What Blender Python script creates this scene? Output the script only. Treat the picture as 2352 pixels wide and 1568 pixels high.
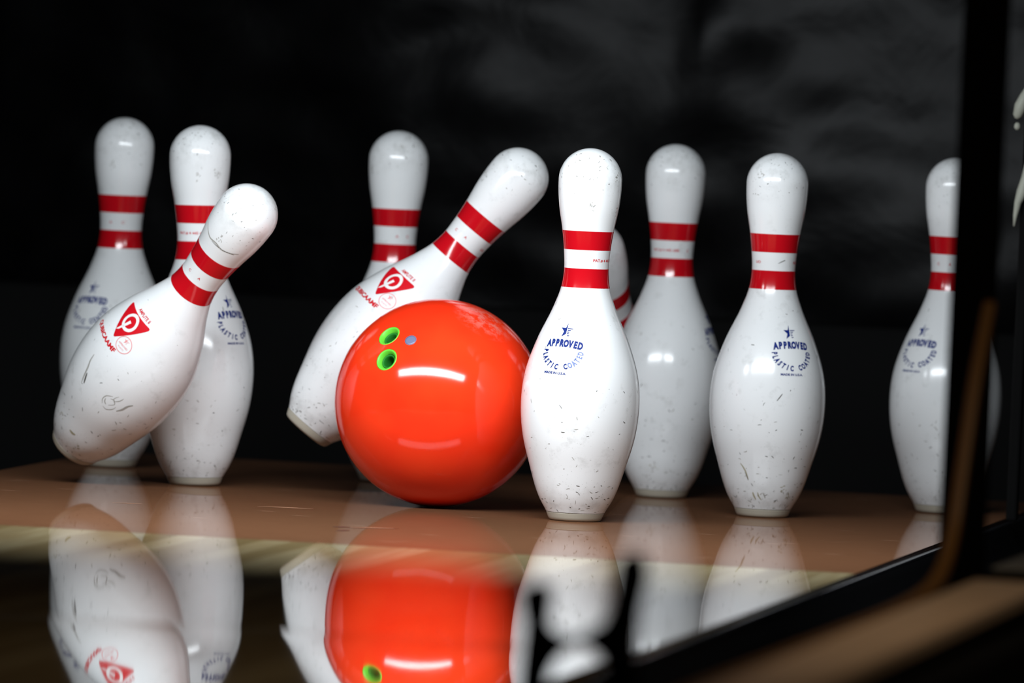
import bpy, bmesh, math, random
from mathutils import Vector, Matrix, noise

random.seed(7)
scene = bpy.context.scene
COL = scene.collection
for o in list(bpy.data.objects):
    bpy.data.objects.remove(o)

# ------------------------------------------------------------------ camera
# all lengths below are written in millimetres and scaled by MM
MM = 0.001
CAM = Vector((1789.8, -9023.2, 536.6))
YAW, PITCH, ROLL, FPX = 0.1822, 0.0378, 0.0456, 21205.9
fwd = Vector((-math.sin(YAW) * math.cos(PITCH), math.cos(YAW) * math.cos(PITCH), -math.sin(PITCH)))
rgt0 = Vector((math.cos(YAW), math.sin(YAW), 0))
up0 = rgt0.cross(fwd)
RGT = rgt0 * math.cos(ROLL) + up0 * math.sin(ROLL)
UPV = up0 * math.cos(ROLL) - rgt0 * math.sin(ROLL)
cd = bpy.data.cameras.new('camera')
cam = bpy.data.objects.new('camera', cd)
COL.objects.link(cam)
m = Matrix.Identity(4)
for i in range(3):
    m[i][0], m[i][1], m[i][2], m[i][3] = RGT[i], UPV[i], -fwd[i], CAM[i] * MM
cam.matrix_world = m
cd.sensor_fit = 'HORIZONTAL'
cd.sensor_width = 36.0
cd.lens = FPX * 36.0 / 2352.0
cd.clip_start, cd.clip_end = 0.05, 100
cd.dof.use_dof = True
cd.dof.focus_distance = (Vector((152, 230, 200)) - CAM).dot(fwd) * MM
cd.dof.aperture_fstop = 5.2
scene.camera = cam

# ------------------------------------------------------------------ world, lights, exposure
w = bpy.data.worlds.new('world')
scene.world = w
w.use_nodes = True
w.node_tree.nodes['Background'].inputs[0].default_value = (1.0, 0.85, 0.7, 1)
w.node_tree.nodes['Background'].inputs[1].default_value = 0.004


def area(name, loc, target, sx, sy, power, color, spread=180):
    ld = bpy.data.lights.new(name, 'AREA')
    ld.shape = 'RECTANGLE'
    ld.size, ld.size_y = sx * MM, sy * MM
    ld.energy = power
    ld.color = color
    ld.spread = math.radians(spread)
    o = bpy.data.objects.new(name, ld)
    o.location = Vector(loc) * MM
    o.rotation_euler = (Vector(target) - Vector(loc)).to_track_quat('-Z', 'Y').to_euler()
    COL.objects.link(o)
    return o


# the pin light: long lamp across the lane, hung behind the masking unit, out of frame above
area('pin_light', (0, -410, 645), (0, 80, 0), 1260, 130, 14.8, (0.89, 0.95, 1.0), 150)
# added weak warm lamp with a narrow beam, aimed to brighten the rail
area('rail_fill', (1450, -2700, 2500), (850, -2050, 60), 500, 400, 1.35, (1.0, 0.78, 0.55), 50)

scene.view_settings.view_transform = 'Standard'
scene.view_settings.look = 'None'
scene.view_settings.gamma = 1.0
scene.view_settings.use_curve_mapping = False
scene.view_settings.exposure = 0.0

# ------------------------------------------------------------------ helpers


def prop(o, label=None, cat=None, group=None, kind=None):
    if label:
        o['label'] = label
    if cat:
        o['category'] = cat
    if group:
        o['group'] = group
    if kind:
        o['kind'] = kind
    return o


def empty(name, loc=(0, 0, 0)):
    o = bpy.data.objects.new(name, None)
    o.empty_display_size = 0.05
    o.location = Vector(loc) * MM
    COL.objects.link(o)
    return o


def link(name, me, parent=None):
    o = bpy.data.objects.new(name, me)
    COL.objects.link(o)
    if parent is not None:
        o.parent = parent
    return o


def mesh(name, verts, faces, mat=None, smooth=False):
    me = bpy.data.meshes.new(name)
    me.from_pydata([(x * MM, y * MM, z * MM) for x, y, z in verts], [], faces)
    me.validate()
    bm = bmesh.new()
    bm.from_mesh(me)
    bmesh.ops.recalc_face_normals(bm, faces=bm.faces)
    bm.to_mesh(me)
    bm.free()
    if mat:
        me.materials.append(mat)
    if smooth:
        for p in me.polygons:
            p.use_smooth = True
    return me


def box_vf(x0, x1, y0, y1, z0, z1):
    v = [(x0, y0, z0), (x1, y0, z0), (x1, y1, z0), (x0, y1, z0), (x0, y0, z1), (x1, y0, z1), (x1, y1, z1), (x0, y1, z1)]
    f = [(0, 3, 2, 1), (4, 5, 6, 7), (0, 1, 5, 4), (1, 2, 6, 5), (2, 3, 7, 6), (3, 0, 4, 7)]
    return v, f


def bevel_mesh(me, width, seg=2, angle=30):
    bm = bmesh.new()
    bm.from_mesh(me)
    ed = [e for e in bm.edges if len(e.link_faces) == 2 and e.calc_face_angle(0) > math.radians(angle)]
    bmesh.ops.bevel(bm, geom=ed, offset=width * MM, segments=seg, profile=0.5, affect='EDGES')
    bm.to_mesh(me)
    bm.free()
    return me


def box(name, x0, x1, y0, y1, z0, z1, mat, parent=None, bevel=0):
    v, f = box_vf(x0, x1, y0, y1, z0, z1)
    me = mesh(name, v, f, mat)
    if bevel:
        bevel_mesh(me, bevel)
    return link(name, me, parent)


def mk(name, color, rough=0.5, spec=0.5, metallic=0.0, coat=0.0):
    mt = bpy.data.materials.new(name)
    mt.use_nodes = True
    b = mt.node_tree.nodes['Principled BSDF']
    b.inputs['Base Color'].default_value = (*color, 1)
    b.inputs['Roughness'].default_value = rough
    b.inputs['Specular IOR Level'].default_value = spec
    b.inputs['Metallic'].default_value = metallic
    b.inputs['Coat Weight'].default_value = coat
    return mt


class NT:
    """tiny node-tree helper"""

    def __init__(self, mt):
        self.t = mt.node_tree
        self.b = self.t.nodes.get('Principled BSDF')

    def n(self, typ, **kw):
        nd = self.t.nodes.new(typ)
        for k, v in kw.items():
            if k.startswith('i_'):
                nd.inputs[k[2:].replace('_', ' ')].default_value = v
            else:
                setattr(nd, k, v)
        return nd

    def l(self, a, b):
        self.t.links.new(a, b)

    def math(self, op, a, b=None, clamp=False):
        nd = self.n('ShaderNodeMath', operation=op)
        nd.use_clamp = clamp
        for i, x in enumerate((a, b)):
            if x is None:
                continue
            if isinstance(x, (int, float)):
                nd.inputs[i].default_value = x
            else:
                self.l(x, nd.inputs[i])
        return nd.outputs[0]

    def ramp(self, src, lo, hi, a=0.0, b=1.0):
        nd = self.n('ShaderNodeMapRange')
        nd.clamp = True
        self.l(src, nd.inputs['Value'])
        nd.inputs['From Min'].default_value = lo
        nd.inputs['From Max'].default_value = hi
        nd.inputs['To Min'].default_value = a
        nd.inputs['To Max'].default_value = b
        return nd.outputs[0]

    def mix(self, fac, a, b):
        nd = self.n('ShaderNodeMix', data_type='RGBA')
        for i, x in ((0, fac), (6, a), (7, b)):
            if isinstance(x, (int, float)):
                nd.inputs[i].default_value = x
            elif isinstance(x, tuple):
                nd.inputs[i].default_value = (*x, 1)
            else:
                self.l(x, nd.inputs[i])
        return nd.outputs[2]


# ------------------------------------------------------------------ materials
def pin_material():
    mt = mk('pin_plastic', (0.82, 0.82, 0.81), 0.13, 0.5)
    N = NT(mt)
    tc = N.n('ShaderNodeTexCoord')
    oi = N.n('ShaderNodeObjectInfo')
    off = N.n('ShaderNodeCombineXYZ')
    N.l(N.math('MULTIPLY', oi.outputs['Random'], 3.7), off.inputs[0])
    N.l(N.math('MULTIPLY', oi.outputs['Random'], 9.1), off.inputs[1])
    add = N.n('ShaderNodeVectorMath', operation='ADD')
    N.l(tc.outputs['Object'], add.inputs[0])
    N.l(off.outputs[0], add.inputs[1])
    base = add.outputs[0]
    sep = N.n('ShaderNodeSeparateXYZ')
    N.l(tc.outputs['Object'], sep.inputs[0])
    z = sep.outputs[2]
    foot = N.ramp(z, 0.115, 0.03)            # scuffs gather on the lower belly ...
    head = N.ramp(z, 0.315, 0.35)            # ... and on the head
    belly = N.math('MULTIPLY', N.ramp(z, 0.05, 0.1), N.ramp(z, 0.2, 0.13))
    big = N.n('ShaderNodeTexNoise', i_Scale=26.0, i_Detail=3.0)
    N.l(base, big.inputs['Vector'])
    patch = N.ramp(big.outputs[0], 0.42, 0.62)

    def dashes(scale, rot, width, keep):
        mp = N.n('ShaderNodeMapping')
        mp.inputs['Rotation'].default_value = rot
        mp.inputs['Scale'].default_value = scale
        wob = N.n('ShaderNodeTexNoise', i_Scale=90.0, i_Detail=1.0)
        N.l(base, wob.inputs['Vector'])
        wv = N.n('ShaderNodeVectorMath', operation='SCALE')
        wv.inputs['Scale'].default_value = 0.01
        N.l(wob.outputs['Color'], wv.inputs[0])
        ad = N.n('ShaderNodeVectorMath', operation='ADD')
        N.l(base, ad.inputs[0])
        N.l(wv.outputs[0], ad.inputs[1])
        N.l(ad.outputs[0], mp.inputs['Vector'])
        vo = N.n('ShaderNodeTexVoronoi', feature='F1', i_Scale=1.0)
        N.l(mp.outputs[0], vo.inputs['Vector'])
        sc = N.n('ShaderNodeSeparateColor')
        N.l(vo.outputs['Color'], sc.inputs[0])
        on = N.math('LESS_THAN', sc.outputs[0], keep)
        d = N.ramp(vo.outputs['Distance'], width, width * 0.55)
        tone = N.ramp(sc.outputs[1], 0.0, 1.0, 0.25, 1.0)
        return N.math('MULTIPLY', N.math('MULTIPLY', on, d), tone)

    d1 = dashes((260, 260, 620), (0.15, 0.2, 0.4), 0.17, 0.30)
    d2 = dashes((520, 520, 190), (0.25, -0.2, 1.1), 0.16, 0.22)
    d3 = dashes((120, 300, 300), (0.5, 0.6, 0.8), 0.13, 0.16)
    lowm = N.math('MULTIPLY', N.math('MAXIMUM', foot, N.math('MULTIPLY', head, 0.95)), N.ramp(big.outputs[0], 0.34, 0.55))
    a = N.math('MULTIPLY', N.math('MAXIMUM', d1, d2), lowm)
    b = N.math('MULTIPLY', d2, N.math('MULTIPLY', belly, patch))
    c = N.math('MULTIPLY', d3, N.math('MULTIPLY', patch, 0.6))
    scr = N.math('MAXIMUM', a, N.math('MAXIMUM', b, c))
    sm = N.n('ShaderNodeTexNoise', i_Scale=70.0, i_Detail=5.0, i_Roughness=0.65)
    N.l(base, sm.inputs['Vector'])
    smud = N.math('MULTIPLY', N.ramp(sm.outputs[0], 0.55, 0.75), N.math('MULTIPLY', patch, 0.38))
    hz = N.math('MULTIPLY', N.ramp(sm.outputs[0], 0.48, 0.7), N.math('MULTIPLY', N.math('MAXIMUM', N.ramp(z, 0.325, 0.365), N.ramp(z, 0.045, 0.012)), 0.4))
    col = N.mix(N.math('MAXIMUM', smud, hz), (0.78, 0.80, 0.805), (0.33, 0.33, 0.31))
    col = N.mix(scr, col, (0.10, 0.09, 0.075))
    N.l(col, N.b.inputs['Base Color'])
    N.l(N.math('ADD', N.math('MULTIPLY', scr, 0.4), 0.17), N.b.inputs['Roughness'])
    return mt


def deck_material():
    mt = mk('deck_brown', (0.3, 0.14, 0.07), 0.03, 0.5)
    N = NT(mt)
    tc = N.n('ShaderNodeTexCoord')
    mp = N.n('ShaderNodeMapping')
    mp.inputs['Scale'].default_value = (4, 40, 4)
    N.l(tc.outputs['Object'], mp.inputs['Vector'])
    no = N.n('ShaderNodeTexNoise', i_Scale=6.0, i_Detail=6.0)
    N.l(mp.outputs[0], no.inputs['Vector'])
    mp2 = N.n('ShaderNodeMapping')
    mp2.inputs['Scale'].default_value = (14, 160, 4)
    mp2.inputs['Rotation'].default_value = (0, 0, 0.05)
    N.l(tc.outputs['Object'], mp2.inputs['Vector'])
    vo = N.n('ShaderNodeTexVoronoi', feature='F1', i_Scale=1.0)
    N.l(mp2.outputs[0], vo.inputs['Vector'])
    sc = N.n('ShaderNodeSeparateColor')
    N.l(vo.outputs['Color'], sc.inputs[0])
    scratch = N.math('MULTIPLY', N.math('LESS_THAN', sc.outputs[0], 0.06), N.ramp(vo.outputs['Distance'], 0.2, 0.1))
    col = N.mix(N.ramp(no.outputs[0], 0.3, 0.7), (0.160, 0.070, 0.034), (0.200, 0.090, 0.044))
    col = N.mix(scratch, col, (0.5, 0.3, 0.2))
    dif = N.n('ShaderNodeBsdfDiffuse')
    N.l(col, dif.inputs['Color'])
    N.l(col, N.b.inputs['Base Color'])
    mx = N.n('ShaderNodeMixShader')
    mx.inputs[0].default_value = 0.68
    out = N.t.nodes['Material Output']
    N.l(dif.outputs[0], mx.inputs[1])
    N.l(N.b.outputs[0], mx.inputs[2])
    N.l(mx.outputs[0], out.inputs['Surface'])
    return mt


def board_material():
    mt = mk('maple_board', (0.5, 0.38, 0.2), 0.022, 0.5)
    N = NT(mt)
    tc = N.n('ShaderNodeTexCoord')
    oi = N.n('ShaderNodeObjectInfo')
    off = N.n('ShaderNodeCombineXYZ')
    N.l(N.math('MULTIPLY', oi.outputs['Random'], 31.0), off.inputs[0])
    ad = N.n('ShaderNodeVectorMath', operation='ADD')
    N.l(tc.outputs['Object'], ad.inputs[0])
    N.l(off.outputs[0], ad.inputs[1])
    mp = N.n('ShaderNodeMapping')
    mp.inputs['Scale'].default_value = (160, 5, 20)
    N.l(ad.outputs[0], mp.inputs['Vector'])
    no = N.n('ShaderNodeTexNoise', i_Scale=1.0, i_Detail=4.0)
    N.l(mp.outputs[0], no.inputs['Vector'])
    c1 = N.mix(oi.outputs['Random'], (0.24, 0.17, 0.07), (0.66, 0.56, 0.33))
    c2 = N.mix(N.ramp(no.outputs[0], 0.3, 0.75), c1, (0.36, 0.25, 0.11))
    N.l(c2, N.b.inputs['Base Color'])
    return mt


def ball_material():
    mt = mk('ball_orange', (0.95, 0.05, 0.012), 0.09, 0.5)
    N = NT(mt)
    tc = N.n('ShaderNodeTexCoord')
    # worn pale smear high on the right-hand shoulder of the ball
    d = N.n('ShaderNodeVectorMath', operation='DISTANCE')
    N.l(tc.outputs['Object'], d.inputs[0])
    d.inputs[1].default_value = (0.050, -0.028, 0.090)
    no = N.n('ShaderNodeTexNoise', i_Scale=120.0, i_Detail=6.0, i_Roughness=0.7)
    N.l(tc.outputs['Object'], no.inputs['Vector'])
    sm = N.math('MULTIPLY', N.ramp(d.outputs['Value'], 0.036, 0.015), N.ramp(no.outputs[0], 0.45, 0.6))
    d2 = N.n('ShaderNodeVectorMath', operation='DISTANCE')
    N.l(tc.outputs['Object'], d2.inputs[0])
    d2.inputs[1].default_value = (-0.092, -0.02, 0.052)
    s2 = N.math('MULTIPLY', N.ramp(d2.outputs['Value'], 0.012, 0.004), N.ramp(no.outputs[0], 0.4, 0.5))
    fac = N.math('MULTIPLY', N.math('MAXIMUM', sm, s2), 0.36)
    big = N.n('ShaderNodeTexNoise', i_Scale=14.0, i_Detail=2.0)
    N.l(tc.outputs['Object'], big.inputs['Vector'])
    bc = N.mix(N.ramp(big.outputs[0], 0.35, 0.7), (0.90, 0.034, 0.008), (0.95, 0.050, 0.011))
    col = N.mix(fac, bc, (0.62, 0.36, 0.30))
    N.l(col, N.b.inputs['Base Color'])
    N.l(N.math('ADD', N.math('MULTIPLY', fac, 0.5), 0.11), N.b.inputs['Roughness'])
    return mt


def curtain_material():
    mt = mk('curtain_vinyl', (0.012, 0.012, 0.014), 0.42, 0.045)
    N = NT(mt)
    tc = N.n('ShaderNodeTexCoord')
    no = N.n('ShaderNodeTexNoise', i_Scale=9.0, i_Detail=5.0, i_Distortion=0.7)
    N.l(tc.outputs['Object'], no.inputs['Vector'])
    N.l(N.mix(N.ramp(no.outputs[0], 0.35, 0.7), (0.001, 0.001, 0.0012), (0.003, 0.003, 0.0033)), N.b.inputs['Base Color'])
    N.l(N.ramp(no.outputs[0], 0.3, 0.7, 0.21, 0.26), N.b.inputs['Roughness'])
    bp = N.n('ShaderNodeBump')
    bp.inputs['Strength'].default_value = 0.11
    bp.inputs['Distance'].default_value = 0.01
    N.l(no.outputs[0], bp.inputs['Height'])
    N.l(bp.outputs[0], N.b.inputs['Normal'])
    return mt


def wood_material():
    mt = mk('rail_wood', (0.22, 0.11, 0.04), 0.5, 0.25)
    N = NT(mt)
    tc = N.n('ShaderNodeTexCoord')
    mp = N.n('ShaderNodeMapping')
    mp.inputs['Scale'].default_value = (60, 3, 60)
    N.l(tc.outputs['Object'], mp.inputs['Vector'])
    no = N.n('ShaderNodeTexNoise', i_Scale=1.0, i_Detail=4.0)
    N.l(mp.outputs[0], no.inputs['Vector'])
    N.l(N.mix(no.outputs[0], (0.42, 0.29, 0.19), (0.66, 0.50, 0.36)), N.b.inputs['Base Color'])
    return mt


M_PIN = pin_material()
M_RED = mk('band_red', (0.50, 0.004, 0.010), 0.14)
M_REDP = mk('print_red', (0.56, 0.005, 0.013), 0.5, 0.12)
M_REDF = mk('print_red_faded', (0.72, 0.25, 0.25), 0.5, 0.12)
M_BLUE = mk('print_blue', (0.006, 0.022, 0.17), 0.5, 0.12)
M_BLUEF = mk('print_blue_faded', (0.16, 0.21, 0.42), 0.5, 0.12)
M_WHITEP = mk('print_white', (0.8, 0.8, 0.79), 0.15)
M_BASE = mk('pin_base_nylon', (0.40, 0.37, 0.30), 0.4, 0.3)
M_DECK = deck_material()
M_BOARD = board_material()
M_BALL = ball_material()
M_GREEN = mk('insert_green', (0.13, 0.60, 0.04), 0.45)
M_DKGREEN = mk('bore_shade_green', (0.012, 0.17, 0.016), 0.6, 0.2)  # darker copy of the insert green: shade inside the bore put into colour
M_DOT = mk('dot_blue_grey', (0.15, 0.17, 0.28), 0.3)
M_CURT = curtain_material()
M_PAD = mk('pad_black', (0.0055, 0.0055, 0.0055), 0.75, 0.1)
M_BLACK = mk('gutter_black', (0.006, 0.006, 0.007), 0.35, 0.3)
M_GLOSS = mk('edge_gloss_black', (0.01, 0.01, 0.012), 0.15, 0.3)
M_MATTE = mk('matte_black', (0.004, 0.004, 0.004), 0.85, 0.05)
M_WOOD = wood_material()
M_AMBER = mk('amber_wood', (0.18, 0.085, 0.02), 0.5, 0.3)
M_STEEL = mk('grey_steel', (0.33, 0.33, 0.31), 0.45, 0.5, 0.3)
M_CREAM = mk('cream_plastic', (0.36, 0.37, 0.31), 0.5, 0.3)

# ------------------------------------------------------------------ the setting
LANE_HALF = 533.4
JOINT_DECK, JOINT_LANE = -350.0, -1560.0

# pin deck: one brown slab
deck = box('pin_deck', -LANE_HALF, LANE_HALF, JOINT_DECK, 1090, -45, 0, M_DECK)
prop(deck, 'glossy brown pin deck slab under the pins', None, None, 'structure')

# worn marks in the deck finish
M_MARKD = mk('deck_mark_dark', (0.035, 0.018, 0.012), 0.4, 0.3)
M_MARKL = mk('deck_mark_pale', (0.42, 0.22, 0.13), 0.4, 0.3)
for pts, wd, mt in (([(-30, -78), (-22, -74), (-14, -72)], 18, M_MARKD), ([(-15, -135), (-9, -129), (-3, -126)], 22, M_MARKD),
                    ([(-14, -82), (4, -66), (18, -56), (31, -48)], 7, M_MARKD), ([(-14, -70), (6, -56), (26, -46)], 8, M_MARKL),
                    ([(-165, 196), (-146, 204), (-128, 206), (-110, 210)], 9, M_MARKL), ([(-300, 120), (-284, 124), (-270, 126)], 7, M_MARKL)):
    v, f = [], []
    for i, (x, y) in enumerate(pts):
        h = wd / 2 * (1.0 if 0 < i < len(pts) - 1 else 0.25)
        v += [(x, y - h, 0.15), (x, y + h, 0.15)]
    for i in range(len(pts) - 1):
        f.append((2 * i, 2 * i + 2, 2 * i + 3, 2 * i + 1))
    link('scratch', mesh('scratch', v, f, mt), deck)

# lane: 39 maple boards, in two runs that meet at a joint
floor = empty('floor')
prop(floor, 'glossy maple lane boards in front of the brown pin deck', None, None, 'structure')
NB = 39
BW = 2 * LANE_HALF / NB


def lane_z(y):
    """the far run is level and lifts a hair towards the joint; the near run sags down to it"""
    if y > -800:
        return 0.0
    if y > JOINT_LANE:
        return 0.0045 * 760 / 2.5 * ((-800 - y) / 760) ** 2.5
    t = y - JOINT_LANE
    z0 = 0.0045 * 760 / 2.5
    if t > -900:
        return z0 + 0.0065 * 190 * (1 - math.exp(t / 190)) - 0.0052 * t
    return z0 + 0.0065 * 190 + 0.0052 * 900 + (1 - math.exp((t + 900) / 400)) * 0.0052 * 400


def board_mesh(ys):
    v, f = [], []
    n = len(ys) - 1
    for y in ys:
        z = lane_z(y)
        v += [(-BW / 2, y, z), (BW / 2, y, z), (BW / 2, y, -40), (-BW / 2, y, -40)]
    for i in range(n):
        a, b = 4 * i, 4 * i + 4
        f += [(a, a + 1, b + 1, b), (a + 1, a + 2, b + 2, b + 1), (a + 2, a + 3, b + 3, b + 2), (a + 3, a, b, b + 3)]
    f += [(0, 3, 2, 1), (4 * n, 4 * n + 1, 4 * n + 2, 4 * n + 3)]
    me = mesh('board', v, f, M_BOARD, True)
    me.set_sharp_from_angle(angle=math.radians(20))
    return me


me_a = board_mesh([JOINT_DECK - 1.2, -600] + [-800 + (JOINT_LANE + 800) * i / 14 for i in range(15)])
me_b = board_mesh([JOINT_LANE - 1.0 - 5200 * (i / 60) ** 2.2 for i in range(61)])
for k in range(NB):
    x = -LANE_HALF + BW * (k + 0.5)
    for me in (me_a, me_b):
        o = link('board', me, floor)
        o.location.x = x * MM


def gutter(side):
    """rounded channel with a wall each side, along the lane"""
    x0, x1 = LANE_HALF + 9, LANE_HALF + 240
    prof = [(x0, -6)]
    n = 18
    for i in range(n + 1):
        t = math.pi * i / n
        prof.append(((x0 + x1) / 2 - math.cos(t) * (x1 - x0) / 2 * 0.97, -14 - math.sin(t) * 62))
    prof.append((x1, -6))
    prof += [(x1, -110), (x0, -110)]
    v, f = [], []
    for y in (-6500, 1090):
        v += [(side * x, y, z) for x, z in prof]
    k = len(prof)
    for i in range(k):
        j = (i + 1) % k
        f.append((i, j, k + j, k + i))
    f += [tuple(range(k)), tuple(range(2 * k - 1, k - 1, -1))]
    me = mesh('gutter', v, f, M_BLACK, True)
    me.set_sharp_from_angle(angle=math.radians(35))
    o = link('gutter', me)
    prop(o, 'black round-bottomed gutter along the %s side of the lane' % ('right' if side > 0 else 'left'), None, None, 'structure')
    # edging strip between lane and gutter
    v, f = box_vf(LANE_HALF + 0.5, LANE_HALF + 8.5, -6500, 1090, -30, -3.0)
    v = [(side * a, b, c) for a, b, c in v]
    me = bevel_mesh(mesh('trim', v, f, M_GLOSS), 2.5, 3)
    e = link('trim_1' if side > 0 else 'trim_2', me)
    prop(e, 'thin glossy black edging strip along the %s lane edge' % ('right' if side > 0 else 'left'), None, None, 'structure')


gutter(1)
gutter(-1)
g = box('ground', -6000, 6000, -9500, 4200, -420, -400, M_MATTE)
prop(g, 'black concrete ground far below the lane bed', None, None, 'structure')
g.name = 'floor_ground'

# pit: black hanging curtain, padded cushion below it, side walls
v, f = [], []
NX, NZ = 150, 90
for j in range(NZ + 1):
    for i in range(NX + 1):
        x = -1500 + 3000 * i / NX
        z = 120 + 1100 * j / NZ
        p = Vector((x * 0.0042, 3.1, z * 0.0052))
        y = 1590 + (z - 120) * 0.024 + 10 * noise.noise(p * 0.8) + 3.5 * noise.noise(p * 2.6 + Vector((5, 1, 2)))
        # soft vertical folds gathered near the middle
        q = (x - 60 - (z - 500) * 0.25) / 26
        y -= 7 * math.exp(-q * q) * min(1, max(0, (z - 380) / 90))
        q = (x - 110 - (z - 500) * 0.05) / 18
        y -= 6 * math.exp(-q * q) * min(1, max(0, (z - 420) / 80))
        v.append((x, y, z))
for j in range(NZ):
    for i in range(NX):
        a = j * (NX + 1) + i
        f.append((a, a + 1, a + NX + 2, a + NX + 1))
me = mesh('curtain', v, f, M_CURT, True)
cur = link('wall_back', me)
md = cur.modifiers.new('thickness', 'SOLIDIFY')
md.thickness = 0.006
prop(cur, 'black wrinkled vinyl pit curtain hanging behind the pins', None, None, 'structure')
pad = box('pit_cushion', -1200, 1200, 1500, 1545, -390, 171, M_PAD, None, 8)
prop(pad, 'flat dark grey padded board below the hanging black curtain', 'cushion')
for s, n in ((-1, 'wall_left'), (1, 'wall_right')):
    if s < 0:
        wl = box(n, s * 800, s * 778, 300, 1480, -300, 900, M_MATTE)
        prop(wl, 'black side wall of the pin pit at the left edge', None, None, 'structure')

# ------------------------------------------------------------------ bowling pins
PH = [0, 1.5, 4, 8.9, 19.05, 57.15, 85.7, 114.3, 149.2, 184.15, 219.1, 238.1, 254.0, 276.2, 298.5, 320.7, 336.0, 348.65]
PR = [24.6, 26.6, 27.9, 29.9, 35.9, 49.6, 57.3, 60.5, 57.95, 47.0, 31.4, 24.95, 22.8, 23.75, 26.6, 30.5, 32.0, 32.35]


def _tangents():
    n = len(PH)
    t = []
    for i in range(n):
        if i == 0:
            t.append((PR[1] - PR[0]) / (PH[1] - PH[0]))
        elif i == n - 1:
            t.append(0.0)
        else:
            a = (PR[i] - PR[i - 1]) / (PH[i] - PH[i - 1])
            b = (PR[i + 1] - PR[i]) / (PH[i + 1] - PH[i])
            ha, hb = PH[i] - PH[i - 1], PH[i + 1] - PH[i]
            t.append((a * hb + b * ha) / (ha + hb))
    return t


PT = _tangents()


def pin_r(z):
    if z >= 348.65:                      # crown of the head: round cap
        return math.sqrt(max(0.0, 32.35 ** 2 - (z - 348.65) ** 2))
    for i in range(len(PH) - 1):
        if z <= PH[i + 1]:
            h = PH[i + 1] - PH[i]
            s = (z - PH[i]) / h
            return ((2 * s ** 3 - 3 * s * s + 1) * PR[i] + (s ** 3 - 2 * s * s + s) * h * PT[i]
                    + (-2 * s ** 3 + 3 * s * s) * PR[i + 1] + (s ** 3 - s * s) * h * PT[i + 1])
    return 0.0


def lathe(name, zs, mat, n=72, off=0.0, cap_low=False, cap_top=False, sharp=None, rfun=pin_r):
    v, f = [], []
    rings = []
    for z in zs:
        r = rfun(z) + off
        if r < 0.3:
            rings.append([len(v)])
            v.append((0, 0, z))
        else:
            rings.append(list(range(len(v), len(v) + n)))
            v += [(r * math.sin(2 * math.pi * k / n), -r * math.cos(2 * math.pi * k / n), z) for k in range(n)]
    for a, b in zip(rings, rings[1:]):
        for k in range(n):
            k2 = (k + 1) % n
            if len(b) == 1:
                f.append((a[k], a[k2], b[0]))
            elif len(a) == 1:
                f.append((a[0], b[k2], b[k]))
            else:
                f.append((a[k], a[k2], b[k2], b[k]))
    if cap_low:
        f.append(tuple(reversed(rings[0])))
    if cap_top:
        f.append(tuple(rings[-1]))
    me = mesh(name, v, f, mat, True)
    if sharp:
        me.set_sharp_from_angle(angle=math.radians(sharp))
    return me


body_z = [9 + (348.65 - 9) * i / 84 for i in range(85)] + [348.65 + 32.35 * math.sin(math.radians(a)) for a in range(6, 91, 6)]
ME_BODY = lathe('body', body_z, M_PIN, 72, cap_low=True, sharp=50)
ME_BASE = lathe('base_ring', [0, 0.8, 2, 4, 6.5, 8.0, 8.6, 8.9], M_BASE, 72, cap_low=True, cap_top=True, sharp=50,
                rfun=lambda z: pin_r(z) - (0.9 if z > 8.5 else 0.0) - (1.2 if z < 0.5 else 0))


def band_mesh(z0, z1):
    zs = [z0] + [z0 + (z1 - z0) * i / 8 for i in range(9)] + [z1]
    offs = [-0.3] + [0.12] * 9 + [-0.3]
    v, f = [], []
    n = 72
    for z, o in zip(zs, offs):
        r = pin_r(z) + o
        v += [(r * math.sin(2 * math.pi * k / n), -r * math.cos(2 * math.pi * k / n), z) for k in range(n)]
    for i in range(len(zs) - 1):
        for k in range(n):
            k2 = (k + 1) % n
            f.append((i * n + k, i * n + k2, i * n + n + k2, i * n + n + k))
    me = mesh('neck_band', v, f, M_RED, True)
    me.set_sharp_from_angle(angle=math.radians(50))
    return me


ME_BAND1 = band_mesh(277.3, 296.5)
ME_BAND2 = band_mesh(238.7, 258.2)

# ---- print: flat outlines (u to the right, v up, in mm) wrapped onto the pin
_glyph = {}


def glyphs(txt, size, bold=0.0, squeeze=1.0):
    """text as (verts, faces), centred on its width, baseline at 0"""
    key = (txt, size, bold, squeeze)
    if key in _glyph:
        return _glyph[key]
    cu = bpy.data.curves.new('txt', 'FONT')
    cu.body = txt
    cu.size = 1.0
    cu.offset = bold
    cu.align_x = 'CENTER'
    cu.resolution_u = 3
    o = bpy.data.objects.new('txt', cu)
    COL.objects.link(o)
    bpy.context.view_layer.update()
    dg = bpy.context.evaluated_depsgraph_get()
    me = bpy.data.meshes.new_from_object(o.evaluated_get(dg))
    vs = [(p.co.x * size * squeeze, p.co.y * size) for p in me.vertices]
    fs = [tuple(p.vertices) for p in me.polygons]
    bpy.data.objects.remove(o)
    bpy.data.curves.remove(cu)
    bpy.data.meshes.remove(me)
    _glyph[key] = (vs, fs)
    return vs, fs


def xf(shape, dx=0, dy=0, rot=0):
    vs, fs = shape
    c, s = math.cos(rot), math.sin(rot)
    return [(x * c - y * s + dx, x * s + y * c + dy) for x, y in vs], fs


def poly(pts):
    return list(pts), [tuple(range(len(pts)))]


def ring(r0, r1, n=40, a0=0.0, a1=2 * math.pi):
    vs, fs = [], []
    for i in range(n + 1):
        a = a0 + (a1 - a0) * i / n
        vs += [(r0 * math.cos(a), r0 * math.sin(a)), (r1 * math.cos(a), r1 * math.sin(a))]
    for i in range(n):
        fs.append((2 * i, 2 * i + 1, 2 * i + 3, 2 * i + 2))
    return vs, fs


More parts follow.
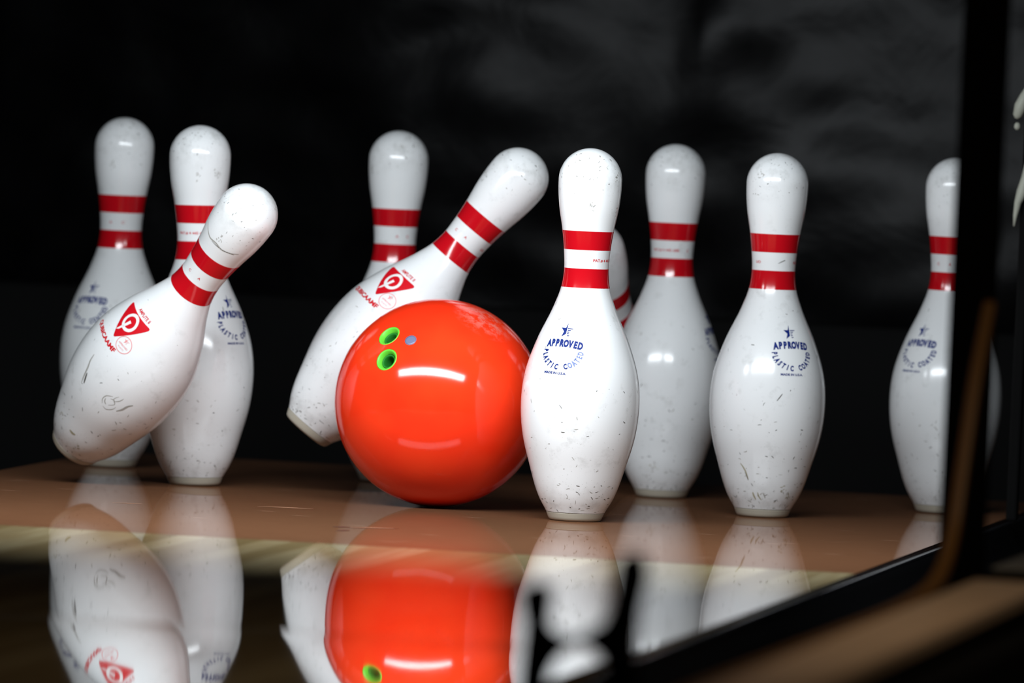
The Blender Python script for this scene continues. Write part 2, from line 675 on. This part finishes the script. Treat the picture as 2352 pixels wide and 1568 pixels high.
def wrap(name, shapes, ang, zc, rot=0.0, off=0.16, maxlen=2.2):
    """shapes: list of (shape, material); wrapped round the pin at angle ang, height zc"""
    bm = bmesh.new()
    mats = []
    for shp, mat in shapes:
        if mat not in mats:
            mats.append(mat)
        vs, fs = xf(shp, 0, 0, rot)
        bv = [bm.verts.new((x, y, 0)) for x, y in vs]
        for fc in fs:
            if len(set(fc)) < 3:
                continue
            try:
                nf = bm.faces.new([bv[i] for i in fc])
                nf.material_index = mats.index(mat)
            except ValueError:
                pass
    bmesh.ops.triangulate(bm, faces=bm.faces)
    for _ in range(5):
        le = [e for e in bm.edges if e.calc_length() > maxlen]
        if not le:
            break
        bmesh.ops.subdivide_edges(bm, edges=le, cuts=1)
        bmesh.ops.triangulate(bm, faces=bm.faces)
    bm.normal_update()
    for fc in bm.faces:
        if fc.normal.z < 0:
            fc.normal_flip()
    r0 = pin_r(zc)
    for vt in bm.verts:
        z = zc + vt.co.y * 0.97
        a = ang + vt.co.x / r0
        r = pin_r(z) + off
        vt.co = Vector((r * math.sin(a), -r * math.cos(a), z)) * MM
    me = bpy.data.meshes.new(name)
    bm.to_mesh(me)
    bm.free()
    for mt in mats:
        me.materials.append(mt)
    for p in me.polygons:
        p.use_smooth = True
    return me


def star_shapes(r, cx, cy):
    """half solid star on the left, striped half on the right"""
    pt = []
    for k in range(10):
        a = math.pi / 2 + k * math.pi / 5
        q = r if k % 2 == 0 else r * 0.40
        pt.append((q * math.cos(a), q * math.sin(a)))
    left = [pt[0], pt[1], pt[2], pt[3], pt[4], pt[5]]
    out = []
    c = (0, 0)
    # left half as a fan (triangles round the centre)
    vs = [c] + left
    out.append(([(x + cx, y + cy) for x, y in vs], [(0, i, i + 1) for i in range(1, 6)]))
    # bars over the right half
    for y0, xa, xb in ((0.34, 0.10, 0.98), (0.12, 0.14, 0.66), (-0.10, 0.14, 0.48), (-0.32, 0.14, 0.50), (-0.56, 0.22, 0.58)):
        h = 0.10
        out.append(([((xa) * r + cx, y0 * r + cy), (xb * r + cx, y0 * r + cy), ((xb - 0.12) * r + cx, (y0 - h) * r + cy), (xa * r + cx, (y0 - h) * r + cy)], [(0, 1, 2, 3)]))
    return out


def approved_shapes(fade=False):
    sh = [(s, M_BLUE) for s in star_shapes(8.2, -0.5, 16.5)]
    # APPROVED, letters on a gentle arch
    word = 'APPROVED'
    adv = 5.0
    for i, ch in enumerate(word):
        u = (i - (len(word) - 1) / 2) * adv
        sh.append((xf(glyphs(ch, 9.6, 0.07, 0.72), u, 0.2 - 0.0042 * u * u, -0.0084 * u), M_BLUE))
    # PLASTIC COATED round the lower arc, reading left to right
    arc = 'PLASTIC COATED'
    R = 19.0
    for i, ch in enumerate(arc):
        if ch == ' ':
            continue
        th = math.radians(-176 + 172 * i / (len(arc) - 1))
        cx, cy = R * math.cos(th), 16.8 * math.sin(th) - 4.5
        mt = M_BLUEF if fade and i > 8 else M_BLUE
        # letters stand upright towards the centre of the arc
        sh.append((xf(xf(glyphs(ch, 7.6, 0.052, 0.62), 0, -2.7), cx, cy, th + math.pi / 2), mt))
    sh.append((xf(glyphs('MADE IN U.S.A.', 3.2, 0.04), -2.5, -29.0), M_BLUE))
    return sh


def logo_shapes():
    """red rounded triangle, point down, white ring letter; words and small seal"""
    sh = []
    A, B, C = (-26, 16.0), (26, 16.0), (0, -18.5)
    pts = []

    def corner(P, Q, S, rad, n=6):
        P, Q, S = Vector(P), Vector(Q), Vector(S)
        d1, d2 = (P - Q).normalized(), (S - Q).normalized()
        a, b = Q + d1 * rad, Q + d2 * rad
        return [tuple(a * (1 - t) ** 2 + Q * 2 * t * (1 - t) + b * t * t) for t in [i / n for i in range(n + 1)]]

    for P, Q, S in ((C, A, B), (A, B, C), (B, C, A)):
        pts += corner(P, Q, S, 5 if Q != C else 2.5)
    pts2 = []
    # bow the sides inwards a little
    for i, p in enumerate(pts):
        pts2.append(p)
    sh.append(((lambda q: ([(0, 3)] + q, [(0, i, i % len(q) + 1) for i in range(1, len(q) + 1)] if False else
                [(0, i, (i % len(q)) + 1) for i in range(1, len(q) + 1)]))(pts2), M_REDP))
    return sh


def logo_white():
    sh = [(xf(ring(6.9, 10.2, 40), 1.0, 5.0), M_WHITEP)]
    # tail of the letter, cut through the ring to the lower left
    sh.append(([(-1.6, 6.2), (1.8, 5.0), (-4.6, -7.0), (-6.4, -7.6)], [(0, 1, 2, 3)]) and
              (([(-1.0, 6.2), (2.6, 5.4), (-2.6, -9.0), (-5.2, -11.5)], [(0, 1, 2, 3)]), M_WHITEP))
    return sh


def logo_words():
    return [(xf(glyphs('QUBICAAMF', 6.8, 0.045, 1.1), -9.0, -29.0), M_REDP)]


def logo_model():
    return [(xf(glyphs('AMFLITE II', 5.0, 0.03, 1.1), 6.0, 18.5), M_REDP)]


def logo_seal():
    sh = [(xf(ring(8.2, 9.0, 40), 14.5, -14.5), M_REDF)]
    for s in star_shapes(3.6, 14.5, -10.1):
        sh.append((s, M_REDF))
    sh.append((xf(glyphs('APPROVED', 2.6, 0.02, 0.95), 14.5, -16.5), M_REDF))
    sh.append((xf(glyphs('PLASTIC', 2.2, 0.0, 0.95), 14.5, -19.9), M_REDF))
    return sh


def neck_print(ang, txt, size=4.0):
    return wrap('neck_print', [(glyphs(txt, size, 0.02, 1.12), M_REDP)], ang, 265.6, 0, 0.14)


M_SCUFF = mk('scuff_dark', (0.10, 0.095, 0.085), 0.5, 0.2)
M_SCUFFM = mk('scuff_grey', (0.34, 0.33, 0.30), 0.5, 0.2)
M_SCUFFO = mk('scuff_olive', (0.36, 0.33, 0.22), 0.5, 0.2)


def stroke(pts, w):
    """thin tapered stroke along (u, v) points"""
    vs, fs = [], []
    k = len(pts)
    for i, p in enumerate(pts):
        a, b = pts[max(0, i - 1)], pts[min(k - 1, i + 1)]
        d = Vector((b[0] - a[0], b[1] - a[1]))
        d = d.normalized() if d.length > 1e-6 else Vector((1, 0))
        h = w * (0.25 + 0.75 * math.sin(math.pi * (i + 0.4) / (k - 0.2))) / 2
        vs += [(p[0] - d.y * h, p[1] + d.x * h), (p[0] + d.y * h, p[1] - d.x * h)]
    for i in range(k - 1):
        fs.append((2 * i, 2 * i + 1, 2 * i + 3, 2 * i + 2))
    return vs, fs


def surf(ang, z, off):
    r = pin_r(z) + off
    return Vector((r * math.sin(ang), -r * math.cos(ang), z)) * MM


def wear_mesh(seed, marks=(), foot=150, head=60, belly=40):
    rnd = random.Random(seed)
    items = []                         # (angle, z, shape, material slot)

    def dash(z, lo, hi, flat):
        a = rnd.uniform(-math.pi, math.pi)
        ln = rnd.uniform(lo, hi)
        th = rnd.gauss(0, 0.35) if rnd.random() < flat else rnd.uniform(0.6, 2.5)
        bend = rnd.uniform(-0.25, 0.25) * ln
        p = []
        for i in range(4):
            t = i / 3 - 0.5
            x, y = t * ln, bend * (0.25 - t * t) * 2
            p.append((x * math.cos(th) - y * math.sin(th), x * math.sin(th) + y * math.cos(th)))
        items.append((a, z, stroke(p, rnd.uniform(0.35, 0.95)), 0 if rnd.random() < 0.5 else 1))

    for _ in range(foot):
        dash(10.5 + 95 * rnd.random() ** 1.9, 1.0, 4.2, 0.7)
    for _ in range(belly):
        dash(rnd.uniform(70, 225), 1.0, 5.0, 0.25)
    for _ in range(head):
        dash(325 + 50 * rnd.random() ** 0.6, 0.6, 3.0, 0.6)
    for _ in range(6):                 # rubbed clusters
        a, z = rnd.uniform(-math.pi, math.pi), rnd.choice((rnd.uniform(14, 60), rnd.uniform(14, 60), rnd.uniform(315, 360)))
        for _k in range(9):
            n = len(items)
            dash(min(372, max(11, z + rnd.gauss(0, 2.6))), 1.0, 3.4, 0.3)
            q = items[n]
            items[n] = (a + rnd.gauss(0, 0.06), q[1], q[2], 2 if z < 100 and rnd.random() < 0.7 else 1)
    for ang, z, pts, wd, slot in marks:
        items.append((math.radians(ang), z, stroke(pts, wd), slot))
    bm = bmesh.new()
    for a, z, (vs, fs), slot in items:
        r0 = max(6.0, pin_r(z))
        bv = []
        for x, y in vs:
            zz = min(379.5, max(9.6, z + y))
            bv.append(bm.verts.new(surf(a + x / r0, zz, 0.10)))
        for fc in fs:
            nf = bm.faces.new([bv[i] for i in fc])
            nf.material_index = slot
            nf.smooth = True
    bm.normal_update()
    for fc in bm.faces:
        c = fc.calc_center_median()
        if fc.normal.dot(Vector((c.x, c.y, 0))) < 0 and c.z < 0.36:
            fc.normal_flip()
    me = bpy.data.meshes.new('wear_marks')
    bm.to_mesh(me)
    bm.free()
    for mt in (M_SCUFF, M_SCUFFM, M_SCUFFO):
        me.materials.append(mt)
    return me


def curve_pts(pts, n=12):
    out = []
    for i in range(len(pts) - 1):
        p0, p1, p2, p3 = pts[max(0, i - 1)], pts[i], pts[i + 1], pts[min(len(pts) - 1, i + 2)]
        for s_ in range(4):
            t = s_ / 4
            out.append(tuple(0.5 * ((2 * p1[k]) + (-p0[k] + p2[k]) * t + (2 * p0[k] - 5 * p1[k] + 4 * p2[k] - p3[k]) * t * t + (-p0[k] + 3 * p1[k] - 3 * p2[k] + p3[k]) * t ** 3) for k in (0, 1)))
    out.append(pts[-1])
    return out


PIN_GROUP = 'bowling pins'


def make_pin(label, base, axis=(0, 0, 1), approved=None, logo=None, neck=(), fade=False, tiltprint=0.0, seed=1, marks=(), wear=(150, 60, 40)):
    t = empty('bowling_pin', base)
    zax = Vector(axis).normalized()
    fr = CAM - Vector(base)
    fr = (fr - zax * fr.dot(zax)).normalized()
    y = -fr
    x = y.cross(zax)
    R = Matrix((x, y, zax)).transposed()
    t.rotation_euler = R.to_euler()
    prop(t, label, 'bowling pin', PIN_GROUP)
    link('body', ME_BODY, t)
    prop(link('neck_band', ME_BAND1, t), 'red neck band')
    prop(link('neck_band', ME_BAND2, t), 'red neck band')
    prop(link('base_ring', ME_BASE, t), 'dirty grey base ring')
    if approved is not None:
        me = wrap('approved_print', approved_shapes(fade), math.radians(approved), 179, tiltprint)
        prop(link('approved_print', me, t), 'blue star and lettering')
    if logo is not None:
        me = wrap('logo_print', logo_shapes(), math.radians(logo), 179)
        lo = prop(link('logo_print', me, t), 'red triangle logo')
        link('logo_letter', wrap('logo_letter', logo_white(), math.radians(logo), 179, 0, 0.30), lo)
        link('maker_lettering', wrap('maker_lettering', logo_words(), math.radians(logo), 179), lo)
        link('model_lettering', wrap('model_lettering', logo_model(), math.radians(logo), 179), lo)
        link('round_seal', wrap('round_seal', logo_seal(), math.radians(logo), 179), lo)
    wm = link('wear_marks', wear_mesh(seed, marks, *wear), t)
    wm['label'] = 'small dark scuffs and scratches'
    wm['kind'] = 'stuff'
    for a, s in neck:
        prop(link('neck_print', neck_print(math.radians(a), s), t), 'small red lettering')
    return t


def spot(n):
    rows = {1: (0, 0), 2: (-1, 1), 3: (1, 1), 4: (-2, 2), 5: (0, 2), 6: (2, 2), 7: (-3, 3), 8: (-1, 3), 9: (1, 3), 10: (3, 3)}
    a, b = rows[n]
    return (152.4 * a, 264.0 * b, 0)


PAT = 'PAT.# 4 445 688'
LEFT_MARKS = [
    (-10, 317, curve_pts([(-28, 6), (-20, 1), (-12, -2), (-3, -1), (6, -3), (16, -1), (24, 2)]), 1.7, 1),
    (-10, 315, curve_pts([(-8, -1), (2, -1), (12, 0), (20, 1)]), 1.0, 0),
    (0, 106, curve_pts([(1, 8), (-5, 4), (-6.5, -2), (-4, -7)]), 1.0, 1),
    (1, 105, curve_pts([(-3, -8), (2, -9), (7, -5), (9, 0)]), 0.8, 1),
    (2, 107, curve_pts([(-2, 3), (2, 4), (5, 1)]), 0.7, 1),
    (-3, 104, curve_pts([(-1, 3), (0, -1), (3, -3)]), 1.1, 1),
    (8, 110, curve_pts([(-3, 0), (1, 4), (3, 9)]), 0.9, 1),
    (4, 106, curve_pts([(2, 12), (-1, 6), (3, 1), (-2, -4)]), 0.8, 1),
    (16, 108, curve_pts([(-4, -7), (0, -2), (3, 5), (7, 9)]), 2.4, 1),
    (-38, 112, curve_pts([(-5, 20), (-4, 12), (-1, 4), (1, -6), (3, -14)]), 2.0, 1),
    (-34, 106, curve_pts([(-2, 6), (0, 0), (2, -6)]), 2.2, 0),
    (-14, 38, curve_pts([(-4, 2), (0, 1), (4, 2)]), 3.0, 2),
]
SIX_MARKS = [
    (-26, 48, curve_pts([(-4, 9), (-1, 5), (2, -1), (4, -8)]), 1.5, 2),
    (-25.5, 46, curve_pts([(0, 2), (2, -3), (3.4, -7)]), 0.7, 0),
    (-10, 23, curve_pts([(-4, 4), (-3, 0), (-1, -4)]), 1.8, 2),
    (-4, 23, curve_pts([(-3, 4), (-2, 0), (1, -4)]), 1.4, 2),
    (2, 24, curve_pts([(-2, 3), (0, 0), (1, -3)]), 1.2, 1),
    (12, 128, curve_pts([(-3, -4), (0, 0), (3, 4)]), 1.0, 0),
    (6, 268, curve_pts([(2, -2), (8, 1), (10, 1.5)]), 0.9, 0),
]
make_pin('brightest, nearest standing white pin, touching the right edge of the orange ball', spot(3), approved=-24, neck=((55, PAT),), fade=True, tiltprint=-0.05, seed=11)
make_pin('sharp standing white pin with blue lettering right of its centre, second from the dark post', spot(6), approved=28, neck=((-45, 'UO'), (98, PAT)), tiltprint=0.0, marks=SIX_MARKS, seed=12)
make_pin('greyer standing pin half hidden between the two sharp front pins', spot(9), approved=78, neck=((-20, PAT), (45, 'C')), seed=13)
make_pin('rightmost standing pin, partly hidden by the dark vertical post', spot(10), approved=-40, neck=((-40, 'C'), (-5, 'A')), seed=14)
make_pin('standing pin just behind the tipping left pin, blue lettering at its right edge', spot(4), axis=(-0.027, 0, 1), approved=50, neck=((-20, PAT),), seed=15)
make_pin('leftmost standing pin, dim and blurred, at the far back', spot(7), approved=-38, neck=((-30, 'A'), (5, 'C')), seed=16)
make_pin('dim standing pin at the back, its lower half hidden by the tilted pin and ball', spot(8), neck=((5, 'A'), (35, 'C')), seed=17)


def cam_axis(t, ph):
    return (RGT * math.sin(ph) + UPV * math.cos(ph)) * math.cos(t) - fwd * math.sin(t)


make_pin('airborne pin at far left tipping right, red triangle logo, orange-tinted underside', (-415.5, 433, 36.8), cam_axis(0.497, 0.655), marks=LEFT_MARKS, logo=-41, neck=((-35, 'C'), (0, 'A')), seed=18)
make_pin('airborne pin tilted right behind the orange ball, red triangle logo', (-180.2, 492, 64.8), cam_axis(0.07, 0.70), logo=-41, neck=((-40, 'C'), (-5, 'A'), (60, 'UO')), seed=19)
make_pin('falling pin mostly hidden behind the brightest front pin, only its head edge showing', (109, 1024, 19.5), cam_axis(0.785, -0.296), seed=20)

# ------------------------------------------------------------------ bowling ball
BC = Vector((-14.5, 365.5, 108.0))
ball = empty('bowling_ball', (BC.x, BC.y, 0))
prop(ball, 'glossy orange bowling ball with two green finger holes', 'bowling ball')
HOLES = [Vector((-0.3844, -0.6580, 0.6475)).normalized(), Vector((-0.3655, -0.8281, 0.4251)).normalized()]
DOT = Vector((-0.1487, -0.7726, 0.6173)).normalized()


def ball_mesh():
    bm = bmesh.new()
    bmesh.ops.create_icosphere(bm, subdivisions=6, radius=108.0 * MM)
    me = bpy.data.meshes.new('shell')
    bm.to_mesh(me)
    bm.free()
    ob = bpy.data.objects.new('tmp_ball', me)
    COL.objects.link(ob)
    cuts = []
    for h in HOLES:
        b2 = bmesh.new()
        bmesh.ops.create_cone(b2, cap_ends=True, segments=48, radius1=12.2 * MM, radius2=12.2 * MM, depth=100 * MM)
        rot = Vector((0, 0, 1)).rotation_difference(h).to_matrix().to_4x4()
        bmesh.ops.transform(b2, matrix=Matrix.Translation(h * 108 * MM) @ rot, verts=b2.verts)
        m2 = bpy.data.meshes.new('cut')
        b2.to_mesh(m2)
        b2.free()
        c = bpy.data.objects.new('tmp_cut', m2)
        COL.objects.link(c)
        md = ob.modifiers.new('b', 'BOOLEAN')
        md.operation = 'DIFFERENCE'
        md.solver = 'EXACT'
        md.object = c
        cuts.append(c)
    bpy.context.view_layer.update()
    dg = bpy.context.evaluated_depsgraph_get()
    out = bpy.data.meshes.new_from_object(ob.evaluated_get(dg))
    for o in cuts + [ob]:
        bpy.data.objects.remove(o)
    out.name = 'shell'
    out.materials.clear()
    out.materials.append(M_BALL)
    for p in out.polygons:
        p.use_smooth = True
    out.set_sharp_from_angle(angle=math.radians(30))
    return out


sh = link('shell', ball_mesh(), ball)
sh.location.z = 108 * MM


def insert_mesh():
    """soft green thumb sleeve: rounded rim, funnel, deep bore; axis +z, z = 0 on the ball surface"""
    prof = [(12.1, -46), (12.1, -1.2), (11.9, -0.45), (11.3, -0.25), (10.6, -0.4), (9.8, -1.2), (9.0, -2.6), (8.2, -4.2), (7.9, -5.5), (7.9, -46)]
    v, f = [], []
    n = 40
    rings = []
    for r, z in prof:
        if r == 0:
            rings.append([len(v)])
            v.append((0, 0, z))
        else:
            rings.append(list(range(len(v), len(v) + n)))
            v += [(r * math.cos(2 * math.pi * k / n), r * math.sin(2 * math.pi * k / n), z) for k in range(n)]
    for a, b in zip(rings, rings[1:]):
        for k in range(n):
            k2 = (k + 1) % n
            f.append((a[k], a[k2], b[0]) if len(b) == 1 else (a[k], a[k2], b[k2], b[k]))
    return mesh('finger_insert', v, f, M_GREEN, True)


ME_INS = insert_mesh()


def bore_shade_mesh():  # inner wall of the bore, its depth shade painted as dark green
    v, f = [], []
    n = 32
    for r, z in ((7.6, -4.6), (6.6, -4.4), (5.9, -5.6), (5.6, -9), (5.4, -34)):
        v += [(r * math.cos(2 * math.pi * k / n), r * math.sin(2 * math.pi * k / n), z) for k in range(n)]
    for i in range(4):
        for k in range(n):
            k2 = (k + 1) % n
            f.append((i * n + k, i * n + k2, i * n + n + k2, i * n + n + k))
    f.append(tuple(range(4 * n, 5 * n)))
    return mesh('bore_shade', v, f, M_DKGREEN, True)


ME_BORE = bore_shade_mesh()
for h in HOLES:
    o = link('finger_insert', ME_INS, ball)
    o.location = (h * 107.6 + Vector((0, 0, 108))) * MM
    o.rotation_euler = Vector((0, 0, 1)).rotation_difference(h).to_euler()
    o['label'] = 'green finger hole sleeve'
    b = link('bore_shade', ME_BORE, o)
    b['label'] = 'inside of the hole, coloured dark green for its shade'
# the small blue-grey pin dot
v, f = [], []
n = 28
for r, dz in ((6.2, -1.0), (6.2, 0.12), (4.0, 0.20), (2.0, 0.24)):
    zz = math.sqrt(108.0 ** 2 - r * r) - 108.0 + dz
    v += [(r * math.cos(2 * math.pi * k / n), r * math.sin(2 * math.pi * k / n), zz) for k in range(n)]
for i in range(3):
    for k in range(n):
        k2 = (k + 1) % n
        f.append((i * n + k, i * n + k2, i * n + n + k2, i * n + n + k))
f.append(tuple(range(3 * n, 4 * n)))
o = link('pin_dot', mesh('pin_dot', v, f, M_DOT, True), ball)
o.location = (DOT * 108 + Vector((0, 0, 108))) * MM
o.rotation_euler = Vector((0, 0, 1)).rotation_difference(DOT).to_euler()
o['label'] = 'blue-grey round dot'

# ------------------------------------------------------------------ right-hand foreground: divider rail, post, brackets


def sweep(name, path, prof_x, prof_n, mat, parent=None, seg=1):
    """rectangular bar swept along a path in the Y-Z plane; prof_x = (x0, x1), prof_n thickness along the path normal"""
    v, f = [], []
    k = len(path)
    for i, (y, z) in enumerate(path):
        a = path[max(0, i - 1)]
        b = path[min(k - 1, i + 1)]
        d = Vector((b[0] - a[0], b[1] - a[1])).normalized()
        nrm = Vector((-d.y, d.x)) * prof_n
        v += [(prof_x[0], y, z), (prof_x[1], y, z), (prof_x[1], y - nrm.x, z - nrm.y), (prof_x[0], y - nrm.x, z - nrm.y)]
    for i in range(k - 1):
        a, b = 4 * i, 4 * i + 4
        for q in range(4):
            q2 = (q + 1) % 4
            f.append((a + q, a + q2, b + q2, b + q))
    f += [(0, 1, 2, 3), (4 * k - 4, 4 * k - 3, 4 * k - 2, 4 * k - 1)]
    me = mesh(name, v, f, mat, True)
    bevel_mesh(me, 2.0, 2, 50)
    me.set_sharp_from_angle(angle=math.radians(40))
    return link(name, me, parent)


rail = empty('divider_rail', (800, -3000, -100))
prop(rail, 'low dark divider rail with a brown wooden top beside the gutter', 'rail')


def child_box(name, x0, x1, y0, y1, z0, z1, mat, parent, bevel=2):
    L = parent.location / MM
    return box(name, x0 - L.x, x1 - L.x, y0 - L.y, y1 - L.y, z0 - L.z, z1 - L.z, mat, parent, bevel)


child_box('rail_body', 776, 905, -6400, 1000, -100, 55, M_MATTE, rail, 3)
child_box('capping', 794, 856, -6400, -1480, 55, 71, M_WOOD, rail, 4)
child_box('capping', 778, 856, -1340, 1000, 55, 64, M_MATTE, rail, 3)
child_box('side_batten', 857, 880, -6400, -1480, 38, 55, M_WOOD, rail, 3)
child_box('steel_strap', 780, 822, -1250, -1000, 64, 68, M_STEEL, rail, 1.5)

post = empty('upright_post', (748, -1250, -30))
prop(post, 'blurred black vertical post rising at the right side of the photo', 'post')
child_box('column', 735, 773, -1264, -1236, -26, 900, M_MATTE, post, 4)
child_box('foot_plate', 728, 774, -1290, -1210, -30, -24, M_MATTE, post, 2)

brace = empty('curved_brace', (785, -1700, 56))
prop(brace, 'amber-brown wooden brace curving up from the rail in front of the black post', 'brace')
# centre line of its upper face in (Y, Z)
ctrl = [(-3400, 69), (-2218, 69), (-1852, 70), (-1668, 76), (-1579, 92), (-1535, 117), (-1512, 147), (-1481, 189), (-1448, 231), (-1411, 266), (-1373, 298)]
path = curve_pts(ctrl)
path = [(y + 1700, z - 56) for y, z in path]
sweep('arm', path, (-6, 4), 12, M_AMBER, brace)

# black forked bracket with an arch below, standing at the gutter edge in the near foreground
br = empty('forked_bracket', (695, -2750, -58))
prop(br, 'blurred black forked bracket in the near foreground at the gutter edge', 'bracket')
outer = [(649.5, 126), (659, 130), (668.5, 126), (668, 111), (667, 101), (672, 95.5), (682, 92.5), (693, 96), (703, 101.5), (709, 105), (713, 114.5), (715.5, 128), (717, 143), (718.5, 151), (725.5, 155), (733, 151.5), (735, 136),
         (731, 115), (729, 92), (731.5, 73), (736, 49), (741, -5), (742, -56), (716, -56), (714, -5), (713, 45), (711.5, 72), (709, 81), (701, 87.2), (691, 90), (680, 83), (673, 75.5), (668.5, 66), (667, 40), (667, -5), (667, -56), (650, -56), (652, -10), (651, 50), (652, 72), (654, 102), (651, 114)]


def plate(name, pts, y0, y1, mat, parent):
    L = parent.location / MM
    bm = bmesh.new()
    vs = [bm.verts.new(((x - L.x) * MM, (y0 - L.y) * MM, (z - L.z) * MM)) for x, z in pts]
    fc = bm.faces.new(vs)
    r = bmesh.ops.extrude_face_region(bm, geom=[fc])
    bmesh.ops.translate(bm, vec=(0, (y1 - y0) * MM, 0), verts=[e for e in r['geom'] if isinstance(e, bmesh.types.BMVert)])
    bmesh.ops.recalc_face_normals(bm, faces=bm.faces)
    bmesh.ops.triangulate(bm, faces=[q for q in bm.faces if len(q.verts) > 4])
    me = bpy.data.meshes.new(name)
    bm.to_mesh(me)
    bm.free()
    me.materials.append(mat)
    return link(name, me, parent)


plate('fork', outer, -2765, -2735, M_MATTE, br)
child_box('sole_plate', 646, 746, -2790, -2710, -61, -56, M_MATTE, br, 2)

# pale hardware at the far right edge
hang = empty('hanging_clip', (528, 700, 250))
prop(hang, 'pale cream clip on a dark rod cut off by the right edge of the photo', 'clip')
child_box('rod', 540, 552, 693, 707, 0, 900, M_MATTE, hang, 3)


def blob_tube(name, pts, mat, parent, n=12):
    """round tapered tube through (x, y, z, r) points"""
    L = parent.location / MM
    v, f = [], []
    P = [Vector(p[:3]) - L for p in pts]
    for i, p in enumerate(P):
        d = (P[min(len(P) - 1, i + 1)] - P[max(0, i - 1)]).normalized()
        a = d.cross(Vector((0, 1, 0))).normalized()
        b = d.cross(a)
        for k in range(n):
            an = 2 * math.pi * k / n
            q = p + (a * math.cos(an) + b * math.sin(an)) * pts[i][3]
            v.append(tuple(q))
    for i in range(len(P) - 1):
        for k in range(n):
            k2 = (k + 1) % n
            f.append((i * n + k, i * n + k2, i * n + n + k2, i * n + n + k))
    f += [tuple(range(n)), tuple(range((len(P) - 1) * n, len(P) * n))]
    return link(name, mesh(name, v, f, mat, True), parent)


blob_tube('clip_arm', [(549.0, 690, 470, 2), (545.0, 690, 462, 4), (540.0, 688, 450, 6), (536.0, 688, 440, 7), (533.0, 688, 430, 5), (532.0, 688, 427, 2)], M_CREAM, hang)
blob_tube('clip_knob', [(533.5, 688, 423, 1.5), (533.5, 688, 421, 3.2), (533.5, 688, 417.5, 3.6), (533.5, 688, 415, 1.5)], M_CREAM, hang)
blob_tube('clip_arm', [(547.0, 690, 385, 3), (545.0, 690, 365, 5), (542.0, 688, 350, 6), (538.0, 688, 338, 4), (536.0, 688, 325, 2.5), (535.0, 688, 313, 1)], M_CREAM, hang)
